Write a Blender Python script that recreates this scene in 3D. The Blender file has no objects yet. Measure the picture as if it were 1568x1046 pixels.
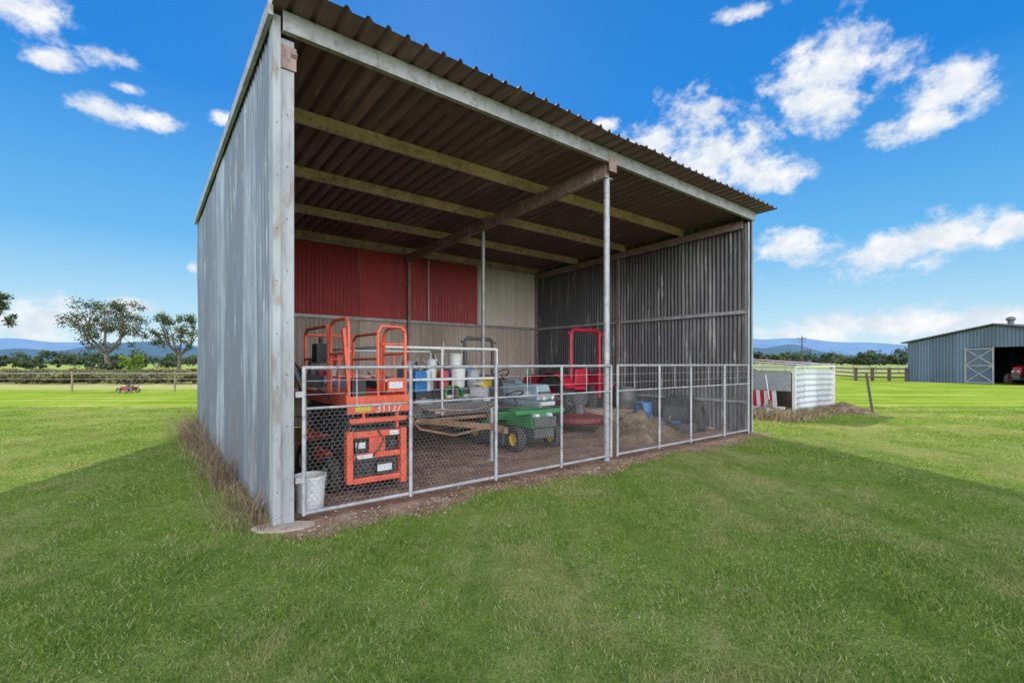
import bpy, math, random
import numpy as np
from mathutils import Vector, Matrix
random.seed(7); rng=np.random.default_rng(7)
scene=bpy.context.scene
col=scene.collection
# ------------------------------------------------------------------ nodes helpers
def newmat(name):
    m=bpy.data.materials.new(name); m.use_nodes=True
    nt=m.node_tree; b=nt.nodes['Principled BSDF']; return m,nt,b
class NT:
    def __init__(s,nt): s.nt=nt
    def n(s,t,**k):
        x=s.nt.nodes.new(t)
        for a,v in k.items(): setattr(x,a,v)
        return x
    def link(s,a,b): s.nt.links.new(a,b)
    def put(s,sock,v):
        if isinstance(v,bpy.types.NodeSocket): s.link(v,sock)
        elif v is not None: sock.default_value=v
    def math(s,op,a,b=None,c=None,clamp=False):
        x=s.n('ShaderNodeMath',operation=op); x.use_clamp=clamp
        s.put(x.inputs[0],a)
        if b is not None: s.put(x.inputs[1],b)
        if c is not None: s.put(x.inputs[2],c)
        return x.outputs[0]
    def smooth(s,v,a,b):
        x=s.n('ShaderNodeMapRange'); x.interpolation_type='SMOOTHSTEP'
        s.put(x.inputs[0],v); s.put(x.inputs[1],a); s.put(x.inputs[2],b); return x.outputs[0]
    def mix(s,f,a,b,bt='MIX'):
        x=s.n('ShaderNodeMix',data_type='RGBA',blend_type=bt)
        s.put(x.inputs[0],f)
        s.put(x.inputs[6],(*a,1) if isinstance(a,tuple) and len(a)==3 else a)
        s.put(x.inputs[7],(*b,1) if isinstance(b,tuple) and len(b)==3 else b)
        return x.outputs[2]
    def noise(s,vec,scale,detail=4,rough=.6,dist=0):
        x=s.n('ShaderNodeTexNoise'); x.inputs['Scale'].default_value=scale
        x.inputs['Detail'].default_value=detail; x.inputs['Roughness'].default_value=rough
        x.inputs['Distortion'].default_value=dist
        if vec is not None: s.link(vec,x.inputs['Vector'])
        return x.outputs['Fac']
    def map(s,vec,scale=(1,1,1),loc=(0,0,0),rot=0):
        x=s.n('ShaderNodeMapping'); s.link(vec,x.inputs[0])
        x.inputs['Scale'].default_value=scale; x.inputs['Location'].default_value=loc
        x.inputs['Rotation'].default_value=(0,0,rot)
        return x.outputs[0]
    def ramp(s,f,stops):
        x=s.n('ShaderNodeValToRGB'); s.link(f,x.inputs[0]); e=x.color_ramp.elements
        while len(e)<len(stops): e.new(.5)
        for i,(p,c) in enumerate(stops): e[i].position=p; e[i].color=(*c,1)
        return x.outputs[0]
    def bump(s,h,st,dist,b):
        x=s.n('ShaderNodeBump'); x.inputs['Strength'].default_value=st; x.inputs['Distance'].default_value=dist
        s.link(h,x.inputs['Height']); s.link(x.outputs[0],b.inputs['Normal'])
def paint(name,c,rough=.45,metal=0,var=.35,scale=6,dirt=(.10,.07,.05),dirtamt=.35,stretch=(1,1,1)):
    m,nt,b=newmat(name); N=NT(nt)
    tc=N.n('ShaderNodeTexCoord').outputs['Object']
    n1=N.noise(N.map(tc,stretch),scale,5,.65)
    n2=N.noise(N.map(tc,stretch),scale*4,3,.6)
    c2=tuple(x*(1-var) for x in c)
    k=N.mix(N.smooth(n1,.3,.7),c,c2)
    k=N.mix(N.math('MULTIPLY',N.smooth(n2,.52,.68),dirtamt),k,dirt)
    N.link(k,b.inputs['Base Color']); b.inputs['Roughness'].default_value=rough
    b.inputs['Metallic'].default_value=metal
    return m
def corrmat(name,c,dark,axis,panel=.762,rust=.25,rough=.5,metal=.2,streak=.6,rustc=(.16,.07,.035),white=0,lowrust=.12):
    m,nt,b=newmat(name); N=NT(nt)
    tc=N.n('ShaderNodeTexCoord').outputs['Object']
    sep=N.n('ShaderNodeSeparateXYZ'); N.link(tc,sep.inputs[0])
    a=sep.outputs[axis]; z=sep.outputs[2]
    pid=N.math('FLOOR',N.math('DIVIDE',a,panel))
    wn=N.n('ShaderNodeTexWhiteNoise',noise_dimensions='1D'); N.link(pid,wn.inputs['W'])
    sc=[.5,.5,.5]; sc[axis]=9
    st=N.noise(N.map(tc,tuple(sc)),1.0,6,.7,.3)
    big=N.noise(tc,.9,4,.6)
    fine=N.noise(tc,40,3,.6)
    f=N.math('ADD',N.math('MULTIPLY',st,streak),N.math('ADD',N.math('MULTIPLY',wn.outputs[0],.35),N.math('MULTIPLY',big,.55)))
    k=N.mix(N.smooth(f,.45,1.05),c,dark)
    k=N.mix(N.math('MULTIPLY',N.smooth(fine,.5,.75),.25),k,tuple(x*.5 for x in c))
    if white:
        sc[axis]=14; sc2=[x if x>1 else .9 for x in sc]
        wv=N.noise(N.map(tc,tuple(sc2),(3,5,1)),1.0,5,.75)
        k=N.mix(N.math('MULTIPLY',N.smooth(wv,.56,.70),white),k,(.62,.62,.60))
    sc=[.5,.5,.5]; sc[axis]=3.2
    r=N.noise(N.map(tc,tuple(sc)),1.6,7,.75)
    low=N.smooth(z,1.3,0.0)
    rf=N.smooth(N.math('ADD',r,N.math('MULTIPLY',low,lowrust)),.60,.72)
    k=N.mix(N.math('MULTIPLY',rf,rust),k,rustc)
    N.link(k,b.inputs['Base Color']); b.inputs['Roughness'].default_value=rough
    b.inputs['Metallic'].default_value=metal
    return m
# ------------------------------------------------------------------ geometry helper
class G:
    def __init__(s): s.v=[]; s.f=[]
    def add(s,vs,fs):
        o=len(s.v); s.v+= [tuple(v) for v in vs]; s.f+=[tuple(i+o for i in f) for f in fs]; return s
    def box(s,x0,x1,y0,y1,z0,z1,M=None):
        vs=[Vector(p) for p in [(x0,y0,z0),(x1,y0,z0),(x1,y1,z0),(x0,y1,z0),(x0,y0,z1),(x1,y0,z1),(x1,y1,z1),(x0,y1,z1)]]
        if M: vs=[M@v for v in vs]
        return s.add(vs,[(0,3,2,1),(4,5,6,7),(0,1,5,4),(1,2,6,5),(2,3,7,6),(3,0,4,7)])
    def taper(s,x0,x1,y0,y1,z0,z1,ix,iy0,iy1):
        vs=[(x0,y0,z0),(x1,y0,z0),(x1,y1,z0),(x0,y1,z0),(x0+ix,y0+iy0,z1),(x1-ix,y0+iy0,z1),(x1-ix,y1-iy1,z1),(x0+ix,y1-iy1,z1)]
        return s.add(vs,[(0,3,2,1),(4,5,6,7),(0,1,5,4),(1,2,6,5),(2,3,7,6),(3,0,4,7)])
    def beam(s,p0,p1,w,h,up=(0,0,1)):
        p0=Vector(p0);p1=Vector(p1);d=(p1-p0).normalized();u=Vector(up)
        a=d.cross(u)
        if a.length<1e-3: a=d.cross(Vector((1,0,0)))
        a.normalize();b=a.cross(d)
        vs=[]
        for p in (p0,p1):
            for sa,sb in((-1,-1),(1,-1),(1,1),(-1,1)): vs.append(p+a*sa*w/2+b*sb*h/2)
        return s.add(vs,[(0,3,2,1),(4,5,6,7),(0,1,5,4),(1,2,6,5),(2,3,7,6),(3,0,4,7)])
    def cyl(s,p0,p1,r0,r1=None,n=10,cap=True):
        r1=r0 if r1 is None else r1
        p0=Vector(p0);p1=Vector(p1);d=(p1-p0).normalized()
        a=d.orthogonal().normalized();b=d.cross(a);vs=[]
        for p,r in((p0,r0),(p1,r1)):
            for i in range(n):
                t=2*math.pi*i/n; vs.append(p+(a*math.cos(t)+b*math.sin(t))*r)
        fs=[(i,(i+1)%n,n+(i+1)%n,n+i) for i in range(n)]
        if cap: fs+=[tuple(range(n-1,-1,-1)),tuple(range(n,2*n))]
        return s.add(vs,fs)
    def tube(s,pts,r,n=8):
        pts=[Vector(p) for p in pts]; vs=[]
        a=None
        for i,p in enumerate(pts):
            d=((pts[min(i+1,len(pts)-1)]-p).normalized()+(p-pts[max(i-1,0)]).normalized())
            if d.length<1e-6: d=Vector((0,0,1))
            d.normalize()
            if a is None: a=d.orthogonal().normalized()
            else:
                a=(a-d*a.dot(d)); a=a.normalized() if a.length>1e-4 else d.orthogonal().normalized()
            b=d.cross(a); rr=r[i] if isinstance(r,(list,tuple)) else r
            for k in range(n):
                t=2*math.pi*k/n; vs.append(p+(a*math.cos(t)+b*math.sin(t))*rr)
        fs=[]
        for i in range(len(pts)-1):
            for k in range(n):
                fs.append((i*n+k,i*n+(k+1)%n,(i+1)*n+(k+1)%n,(i+1)*n+k))
        fs.append(tuple(range(n-1,-1,-1)));fs.append(tuple(range((len(pts)-1)*n,len(pts)*n)))
        return s.add(vs,fs)
    def lathe(s,c,axis,prof,n=28):
        c=Vector(c);d=Vector(axis).normalized();a=d.orthogonal().normalized();b=d.cross(a);vs=[]
        for r,h in prof:
            for i in range(n):
                t=2*math.pi*i/n; vs.append(c+d*h+(a*math.cos(t)+b*math.sin(t))*max(r,1e-4))
        fs=[]
        for j in range(len(prof)-1):
            for i in range(n): fs.append((j*n+i,j*n+(i+1)%n,(j+1)*n+(i+1)%n,(j+1)*n+i))
        return s.add(vs,fs)
    def obj(s,name,mat,parent=None,bevel=0,smooth=False,M=None):
        me=bpy.data.meshes.new(name); me.from_pydata(s.v,[],s.f); me.update()
        me.materials.append(mat)
        if smooth:
            for p in me.polygons: p.use_smooth=True
            me.set_sharp_from_angle(angle=math.radians(40))
        o=bpy.data.objects.new(name,me); col.objects.link(o)
        if parent: o.parent=parent
        if M is not None: o.matrix_world=M
        if bevel:
            bm=o.modifiers.new('b','BEVEL'); bm.width=bevel; bm.segments=2; bm.limit_method='ANGLE'
        return o
def empty(name,M):
    o=bpy.data.objects.new(name,None); col.objects.link(o); o.empty_display_size=.2; o.matrix_world=M; return o
def fast(name,V,F,mat,rnd=None,M=None,smooth=False):
    me=bpy.data.meshes.new(name); V=np.asarray(V,np.float32);F=np.asarray(F,np.int32)
    k=F.shape[1]
    me.vertices.add(len(V)); me.vertices.foreach_set('co',V.ravel())
    me.loops.add(F.size); me.loops.foreach_set('vertex_index',F.ravel())
    me.polygons.add(len(F)); me.polygons.foreach_set('loop_start',np.arange(0,F.size,k,dtype=np.int32))
    me.polygons.foreach_set('loop_total',np.full(len(F),k,np.int32))
    if rnd is not None:
        a=me.attributes.new('rnd','FLOAT','POINT'); a.data.foreach_set('value',np.asarray(rnd,np.float32))
    me.update(calc_edges=True); me.materials.append(mat)
    o=bpy.data.objects.new(name,me); col.objects.link(o)
    if M is not None: o.matrix_world=M
    return o
# ------------------------------------------------------------------ frame of shed
P0=Vector((-1.95,4.08,0)); ang=math.atan2(.62,.785)
SM=Matrix.Translation(P0)@Matrix.Rotation(ang,4,'Z')
def place(t,s,z=0,rot=0): return SM@Matrix.Translation((t,s,z))@Matrix.Rotation(rot,4,'Z')
W=8.47; D=6.4
def roofz(s): return 4.40-.024*s
# ------------------------------------------------------------------ materials
galv_wall=corrmat('galv_wall',(.37,.42,.48),(.12,.145,.18),1,rust=.55,metal=.2,white=.4,streak=1.0,rustc=(.20,.13,.095),lowrust=.14)
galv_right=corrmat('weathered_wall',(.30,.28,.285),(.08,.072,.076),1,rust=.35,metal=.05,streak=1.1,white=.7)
tan_sheet=corrmat('tan_sheet',(.60,.48,.39),(.34,.26,.21),0,rust=.5,metal=.05,white=.3)
cream_sheet=corrmat('cream_sheet',(.84,.74,.64),(.58,.49,.42),0,rust=.4,metal=.0,white=.4)
red_sheet=corrmat('red_sheet',(.52,.052,.05),(.34,.033,.035),0,rust=.6,metal=0,rustc=(.14,.06,.05),white=.16)
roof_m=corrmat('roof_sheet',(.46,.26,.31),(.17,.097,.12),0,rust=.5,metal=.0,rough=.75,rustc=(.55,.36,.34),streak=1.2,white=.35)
galv=paint('galv_steel',(.45,.44,.455),.5,.2,.35,5,(.20,.13,.09),.5)
galv_tan=paint('galv_purlin',(.78,.52,.50),.6,.0,.4,3,(.30,.16,.14),.65)
rafter_m=paint('rafter_steel',(.42,.29,.28),.65,.05,.4,4,(.20,.10,.06),.7)
post_m=paint('post_steel',(.43,.44,.45),.5,.2,.45,3,(.25,.15,.10),.5,(1,1,.25))
white_m=paint('white_paint',(.74,.74,.72),.45,0,.15,8,(.3,.22,.15),.4)
orange=paint('orange_paint',(.84,.13,.065),.4,0,.25,5,(.28,.10,.06),.45)
redp=paint('red_paint',(.55,.02,.05),.35,0,.3,5,(.15,.05,.04),.35)
reddk=paint('faded_red_paint',(.26,.03,.03),.6,0,.4,5,(.12,.07,.05),.6)
greenp=paint('green_paint',(.03,.28,.08),.35,0,.2,6,(.1,.08,.05),.4)
yellowp=paint('yellow_paint',(.75,.50,.03),.4,0,.2,6,(.2,.12,.05),.4)
bluep=paint('blue_paint',(.04,.20,.50),.4,0,.2,6)
greyblue=paint('greyblue_paint',(.36,.46,.52),.4,0,.2,6)
black=paint('black_plastic',(.04,.04,.042),.6,0,.3,9,(.16,.12,.09),.5)
rubber=paint('rubber',(.05,.047,.045),.85,0,.3,9,(.20,.15,.11),.6)
darkst=paint('dark_steel',(.13,.13,.135),.5,.2,.3,6,(.20,.12,.07),.55)
rustm=paint('rusty_steel',(.42,.24,.14),.75,0,.5,7,(.16,.08,.05),.5)
timber=paint('timber',(.34,.26,.18),.85,0,.4,4,(.14,.10,.07),.5,(1,1,.2))
timber_dk=paint('timber_dark',(.09,.075,.065),.85,0,.4,4)
conc=paint('concrete',(.50,.40,.33),.9,0,.25,6,(.25,.16,.1),.5)
greyp=paint('grey_plastic',(.38,.39,.41),.5,0,.2,7)
# ------------------------------------------------------------------ shed
shed=empty('open_farm_shed',SM)
def corr(name,mat,axis,fixed,a0,a1,zb,zt,parent,pitch=.076,amp=.009,jag=.0,seg=8):
    n=int((a1-a0)/pitch*seg); A=np.linspace(a0,a1,n+1); off=np.sin(A/pitch*2*np.pi)*amp
    sheet=np.floor(A/.762); r=np.random.default_rng(int(abs(fixed)*100)+3)
    jb=r.uniform(-jag,jag,400)[(sheet.astype(int)+50)%400]
    off=off+((sheet.astype(int)%2)*.004)
    zb_=np.array([zb(a) if callable(zb) else zb for a in A])+jb
    zt_=np.array([zt(a) if callable(zt) else zt for a in A])
    rows=[]
    ph=r.uniform(0,6,3)
    for k in range(9):
        z=zb_+(zt_-zb_)*k/8
        w=off+ (.006*np.sin(A*1.7+ph[0]+k)+.004*np.sin(A*5+ph[1]+k*2) if 0<k<8 else 0)
        rows.append(np.stack([fixed+w,A,z],1) if axis==1 else np.stack([A,fixed+w,z],1))
    V=np.concatenate(rows); m=n+1
    F=[(k*m+i,k*m+i+1,(k+1)*m+i+1,(k+1)*m+i) for k in range(8) for i in range(n)]
    o=fast(name,V,F,mat); o.parent=parent
    for p in o.data.polygons: p.use_smooth=True
    return o
corr('side_wall_left',galv_wall,1,-.09,-.015,D+.42,.03,lambda s:roofz(s)-.02,shed,pitch=.127,amp=.022,jag=.03)
corr('side_wall_right',galv_right,1,W+.09,0,D+.05,.02,lambda s:roofz(s)-.02,shed,pitch=.09,amp=.015,jag=.02)
corr('rear_wall_lower',tan_sheet,0,D+.07,-.06,W+.07,.02,2.44,shed,pitch=.09,amp=.013)
corr('rear_wall_red',red_sheet,0,D+.045,-.06,6.35,2.40,4.18,shed,pitch=.09,amp=.013)
corr('rear_wall_cream',cream_sheet,0,D+.045,6.35,W+.07,2.40,4.18,shed,pitch=.09,amp=.013)
pr=.19; T=[]; Z=[]
t=-.14
while t<W+.28:
    for dt,dz in((0,0),(.11,0),(.13,.036),(.155,.036),(.175,0)): T.append(t+dt);Z.append(dz)
    t+=pr
T=np.array(T);Z=np.array(Z);S=[-.40,-.1,2.1,4.3,D+.45]
jit=np.repeat(rng.uniform(-.018,.018,len(T)//20+1),20)[:len(T)]
V=np.concatenate([np.stack([T,np.full_like(T,s)+ (jit+rng.uniform(-.006,.006,len(T)) if j==0 else 0),Z+roofz(s)+(rng.uniform(-.004,.004,len(T)) if j==0 else 0)],1) for j,s in enumerate(S)])
m=len(T); F=[(k*m+i,k*m+i+1,(k+1)*m+i+1,(k+1)*m+i) for k in range(len(S)-1) for i in range(m-1)]
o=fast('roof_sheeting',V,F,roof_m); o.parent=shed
def cpurlin(g,s,t0,t1,h=.15):
    z=roofz(s)-.006
    g.box(t0,t1,s,s+.006,z-h,z); g.box(t0,t1,s+.0065,s+.06,z-.006,z); g.box(t0,t1,s+.0065,s+.06,z-h,z-h+.006)
    g.box(t0,t1,s+.054,s+.06,z-h+.0065,z-h+.02)
g=G(); 
for s in (1.42,3.02,4.66): cpurlin(g,s,-.03,W+.03)
cpurlin(g,D-.1,-.03,W+.03,.12)
g.obj('purlins',galv_tan,shed)
g=G(); cpurlin(g,-.075,-.05,W+.12,.17); g.obj('front_purlin',galv,shed)
def rafter(g,t,h=.2,w=.075,s0=0.0,s1=D):
    vs=[]
    for s in(s0,s1):
        z=roofz(s)-.158
        vs+=[(t-w/2,s,z-h),(t+w/2,s,z-h),(t+w/2,s,z),(t-w/2,s,z)]
    g.add(vs,[(0,1,2,3),(4,7,6,5),(0,4,5,1),(1,5,6,2),(2,6,7,3),(3,7,4,0)])
g=G(); rafter(g,W/2-.02); 
for s in np.arange(.2,6.2,.55): g.box(W/2-.075,W/2-.0585,s,s+.05,roofz(s)-.36,roofz(s)-.16)
g.obj('centre_rafter',rafter_m,shed,.004)
g=G(); rafter(g,W-.02,.15,.06,.11); rafter(g,.02,.15,.06,.11); g.obj('side_rafters',rafter_m,shed,.004)
g=G()
g.box(-.055,.055,.0,.006,0,4.2); g.box(-.055,-.049,.0065,.1,0,4.2); g.box(.049,.055,.0065,.1,0,4.2)
g.box(-.121,-.115,-.035,.10,.02,4.36)
g.box(-.115,-.060,-.035,-.029,.02,4.36)
g.box(W-.02,W+.05,.0,.006,0,4.2);g.box(W+.044,W+.05,.0065,.1,0,4.2); g.box(W+.075,W+.12,-.025,-.019,.02,4.34); g.box(W+.12,W+.126,-.025,.06,.02,4.34)
g.obj('corner_posts',post_m,shed)
g=G()
for z in np.arange(.3,4.3,.45): g.cyl((-.088,-.042,z),(-.088,-.035,z),.006,n=6); g.cyl((0,-.006,z+.1),(0,.0,z+.1),.007,n=6)
g.obj('screws',rustm,shed)
g=G(); g.cyl((W/2,.03,0),(W/2,.03,4.035),.043,n=16); g.cyl((W/2,3.12,0),(W/2,3.12,3.96),.034,n=14)
g.box(W/2-.09,W/2+.07,-.02,.09,4.025,4.036)
g.obj('centre_posts',galv,shed,smooth=True)
g=G(); g.box(W/2-.03,W/2+.03,D-.08,D-.012,0,4.04); g.box(.0,.06,D-.08,D-.012,0,4.03);g.box(W-.03,W+.015,D-.07,D-.012,0,4.03); g.box(W-.03,W+.015,3.2,3.27,0,4.0)
g.obj('wall_posts',rafter_m,shed,.004)
g=G(); g.box(.03,W,D-.01,D+.025,2.4,2.47); g.box(W+.02,W+.065,.03,D-.08,2.39,2.46); g.box(-.064,-.05,.12,D-.08,2.39,2.46)
g.box(.03,W,D-.01,D+.02,4.08,4.14)
g.box(W+.02,W+.065,.03,D-.08,.6,.65)
g.obj('girts',galv,shed)
g=G(); g.box(4.80,4.83,D+.005,D+.03,2.48,4.05); g.obj('sheet_join',cream_sheet,shed)
def barge(t0,t1,s0,s1,top,bot):
    vs=[]
    for s in(s0,s1):
        z=roofz(s)
        vs+=[(t0,s,z-bot),(t1,s,z-bot),(t1,s,z+top),(t0,s,z+top)]
    return G().add(vs,[(0,1,2,3),(4,7,6,5),(0,4,5,1),(1,5,6,2),(2,6,7,3),(3,7,4,0)])
barge(-.164,-.126,-.08,D+.42,.03,.09).obj('barge_capping_near',galv,shed)
barge(W+.135,W+.16,-.06,D+.2,-.005,.09).obj('barge_capping_far',galv,shed)
g=G(); g.beam((.05,-.03,4.09),(.05,.15,3.94),.05,.05); g.box(-.07,.07,-.015,-.0085,3.94,4.14); g.box(W/2-.08,W/2+.08,-.085,-.078,4.10,4.34); g.obj('brackets',rafter_m,shed)
# ------------------------------------------------------------------ gate & mesh
gate=empty('mesh_gate',SM)
g=G(); up=[.13,1.138,2.205,3.25,4.26]; up2=[4.40,5.38,6.28,7.40,8.38]
for U in(up,up2):
    for z in(.08,1.0,1.36): g.cyl((U[0],-.03,z+rng.uniform(-.008,.008)),(U[-1],-.03,z+rng.uniform(-.008,.008)),.018 if z!=1.0 else .013,n=10)
    for i,t in enumerate(U): g.cyl((t,-.03 if i in(0,len(U)-1) else -.060,.06),(t,-.03 if i in(0,len(U)-1) else -.060,1.37),.019,n=10)
g.obj('gate_frame',galv,gate,smooth=True)
g=G()
for t in np.arange(.6,8.3,1.05): 
    if abs(t-4.33)>.1: g.cyl((t,-.03,1.0),(t,-.03,1.36),.006,n=6)
for z in (1.12,1.24): g.cyl((.13,-.03,z),(8.38,-.03,z),.003,n=5)
g.box(.06,.13,-.04,-.02,.35,.4); g.box(.06,.13,-.04,-.02,1.1,1.15)
g.obj('gate_wires',galv,gate)
def hexmesh(t0,t1,z0,z1,c=.048,r=.0011):
    h=c*.95
    V=[];F=[]
    def seg(a,b):
        a=np.array(a);b=np.array(b)
        d=b-a; n=np.array([-d[2],0,d[0]]); n=n/np.linalg.norm(n)*r
        y=np.array([0,r,0]); o=len(V)
        for q in(n+y*.6,-n+y*.6,-y*1.2): V.extend([a+q,b+q])
        F.extend([(o,o+1,o+3,o+2),(o+2,o+3,o+5,o+4),(o+4,o+5,o+1,o)])
    rows=int((z1-z0)/(h*.75)); nc=int((t1-t0)/c)
    for j in range(rows):
        z=z0+j*h*.75; ox=(j%2)*c/2
        for i in range(nc):
            x=t0+i*c+ox; w=.008*math.sin(x*3.1+z*5)
            zz=z+.008*math.sin(x*4)
            p0=(x,-.03+w,zz); p1=(x+c/2,-.03+w,zz+h*.25); p2=(x+c,-.03+w,zz); p3=(x+c/2,-.03+w,zz+h*.75)
            seg(p0,p1);seg(p1,p2);seg(p1,p3)
    return V,F
for i,(a,b) in enumerate(((.13,4.24),(4.40,8.35))):
    V,F=hexmesh(a,b,.09,.99); o=fast('chicken_wire',V,F,galv); o.parent=gate
# ------------------------------------------------------------------ machinery helpers
def tyre(gt,gr,c,axis,R,w,rim=.55,lug=0):
    h=w/2
    gt.lathe(c,axis,[(R*rim,-h*.85),(R*.8,-h),(R*.94,-h*.95),(R,-h*.65),(R,h*.65),(R*.94,h*.95),(R*.8,h),(R*rim,h*.85),(R*rim,-h*.85)],32)
    gr.lathe(c,axis,[(0,-h*.35),(R*.18,-h*.5),(R*.2,-h*.3),(R*rim*.8,-h*.25),(R*rim,-h*.75),(R*rim*1.02,-h*.86),(R*rim*1.02,h*.86),(R*rim,h*.75),(R*rim*.8,h*.25),(R*.2,h*.3),(R*.18,h*.5),(0,h*.35)],24)
    if lug:
        ax=Vector(axis).normalized();a=ax.orthogonal().normalized();b=ax.cross(a)
        n=lug
        for i in range(n):
            for sd in(-1,1):
                t=2*math.pi*(i+(.5 if sd>0 else 0))/n; t2=t+.8*2*math.pi/n
                p=Vector(c)+(a*math.cos(t)+b*math.sin(t))*(R+.008)+ax*sd*h*.9
                q=Vector(c)+(a*math.cos(t2)+b*math.sin(t2))*(R+.012)
                gt.beam(p,q,.03,.035,up=(p-Vector(c)))
def circle(c,r,n=20,axis=Vector((0,0,1))):
    a=axis.orthogonal().normalized();b=axis.cross(a)
    return [Vector(c)+(a*math.cos(2*math.pi*i/n)+b*math.sin(2*math.pi*i/n))*r for i in range(n+1)]
# scissor lift ------------------------------------------------------
L=empty('scissor_lift',place(.66,.36)); w=.62; l=1.75
gt=G();gr=G()
for x,y in((-.05,.42),(w+.03,.42),(-.05,1.42),(w+.03,1.42)): tyre(gt,gr,(x,y,.20),(1,0,0),.20,.12,.5)
gt.obj('tyres',rubber,L,smooth=True);gr.obj('rims',greyp,L,smooth=True)
g=G(); g.box(.05,w-.05,.10,l,.14,.40); g.box(.04,w-.04,.12,.7,.40,.56); g.box(0.06,w-.06,.2,l-.1,.56,.62)
g.obj('chassis',darkst,L,.01)
g=G(); 
g.box(-.02,.05,.0,.10,.16,.70); g.box(w-.05,w+.02,.0,.10,.10,.70)
g.box(.051,w-.051,.01,.07,.62,.69); g.box(.051,w-.051,.01,.07,.40,.46); g.box(.051,w-.051,.01,.07,.15,.21)
g.box(.22,.40,.015,.05,.461,.619)
g.box(-.03,.04,.65,1.15,.24,.40); g.box(w-.04,w+.03,.65,1.15,.22,.42)
g.box(.0,w,l,l+.06,.2,.6)
g.beam((.15,-.0,.78),(.15,.0,.92),.05,.03);g.beam((w-.1,-.0,.70),(w-.1,.0,.93),.05,.03)
g.obj('ladder_end',orange,L,.012)
g=G(); g.box(.07,.17,-.004,.009,.52,.58); g.box(.3,.46,-.004,.009,.26,.33); g.box(.07,.25,.001,.009,.41,.45); g.box(.44,.54,-.004,.009,.63,.68); g.obj('labels',white_m,L)
g=G(); g.box(.09,w-.09,.072,.09,.22,.6); g.cyl((.47,-.01,.55),(.47,.03,.55),.04);g.box(.3,.4,.0,.06,.23,.36)
g.tube([(.1,.0,.6),(.05,-.05,.45),(.12,-.05,.3),(.2,.03,.25)],.01,6); g.tube([(.3,.03,.72),(.35,-.05,.6),(.3,-.04,.5),(.24,.02,.4)],.009,6); g.tube([(-.04,.2,.8),(-.08,.3,.5),(-.05,.6,.45)],.012,6)
g.cyl((.12,.12,.75),(.5,.12,.75),.035); g.obj('hydraulics',black,L)
g=G()
for x in(.06,w-.1):
    for k in range(4):
        z=.64+k*.075
        g.beam((x,.15,z),(x,l-.15,z+.06),.035,.055); g.beam((x+.04,.15,z+.06),(x+.04,l-.15,z),.035,.055)
for y in (.2,.95,1.55):
    for k in range(3): g.cyl((.02,y,.68+k*.09),(w-.02,y,.68+k*.09),.02)
g.obj('scissor_arms',darkst,L,.004)
g=G(); g.box(-.02,w+.02,-.02,l+.05,.98,1.02); g.box(-.03,w+.03,-.035,-.021,.88,1.06); g.box(-.035,-.021,-.02,l+.05,.95,1.08);g.box(w+.021,w+.035,-.02,l+.05,.95,1.08)
g.box(.0,w,-.03,.02,.78,.83)
g.obj('platform',orange,L,.005)
g=G(); g.box(.05,.22,-.043,-.0355,.90,.965); g.obj('warning_label',yellowp,L)
cu=bpy.data.curves.new('fleet_number','FONT'); cu.body='31127'; cu.size=.115; cu.extrude=.001
to=bpy.data.objects.new('fleet_number',cu); col.objects.link(to); to.parent=L; to.location=(.27,-.04,.887); to.rotation_euler=(math.pi/2,0,0); cu.materials.append(white_m)
g=G(); R=.018
for x in(0,w):
    hh=1.86 if x==0 else 1.80
    g.tube([(x,.0,1.05),(x,.0,hh-.1),(x,.03,hh-.03),(x,.1,hh),(x,.45,hh),(x,.54,hh-.03),(x,.58,hh-.1),(x,.58,1.05)],R)
    g.tube([(x,.66,1.05),(x,.66,hh-.12),(x,.72,hh-.04),(x,1.5,hh-.04),(x,1.6,hh-.1),(x,1.62,1.05)],R)
    g.tube([(x,.0,1.5),(x,.58,1.5)],R*.8); g.tube([(x,.66,1.45),(x,1.62,1.45)],R*.8)
    g.tube([(x,.3,1.05),(x,.3,1.5)],R*.8)
g.tube([(0,1.62,1.76),(w,1.62,1.76)],R); g.tube([(0,1.62,1.45),(w,1.62,1.45)],R*.8)
g.tube([(w*.55,.0,1.6),(w,.0,1.6)],R*.8); g.tube([(w*.5,.0,1.04),(w*.5,.0,1.72),(w*.56,0,1.79),(w-.06,0,1.79),(w,0,1.74)],R*.9)
g.beam((.0,.02,1.1),(-.05,.02,1.75),.055,.03); g.box(w-.22,w-.02,-.028,-.018,1.1,1.24)
g.tube([(0,.0,1.3),(w*.3,-.01,1.24),(w*.5,.0,1.3)],.006,5)
g.obj('guard_rails',orange,L,smooth=True)
g=G(); g.box(-.10,.03,.75,.95,1.4,1.62); g.cyl((-.03,.85,1.62),(-.03,.85,1.7),.02); g.box(.05,.2,.05,.25,1.03,1.22); g.tube([(-.05,.85,1.4),(-.1,.7,1.1),(-.05,.5,1.05),(-.06,.3,.9)],.01,6); g.obj('control_box',black,L,.01)
g=G(); g.box(w-.2,w-.05,-.036,-.0285,1.13,1.20); g.obj('placard',white_m,L)
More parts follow.
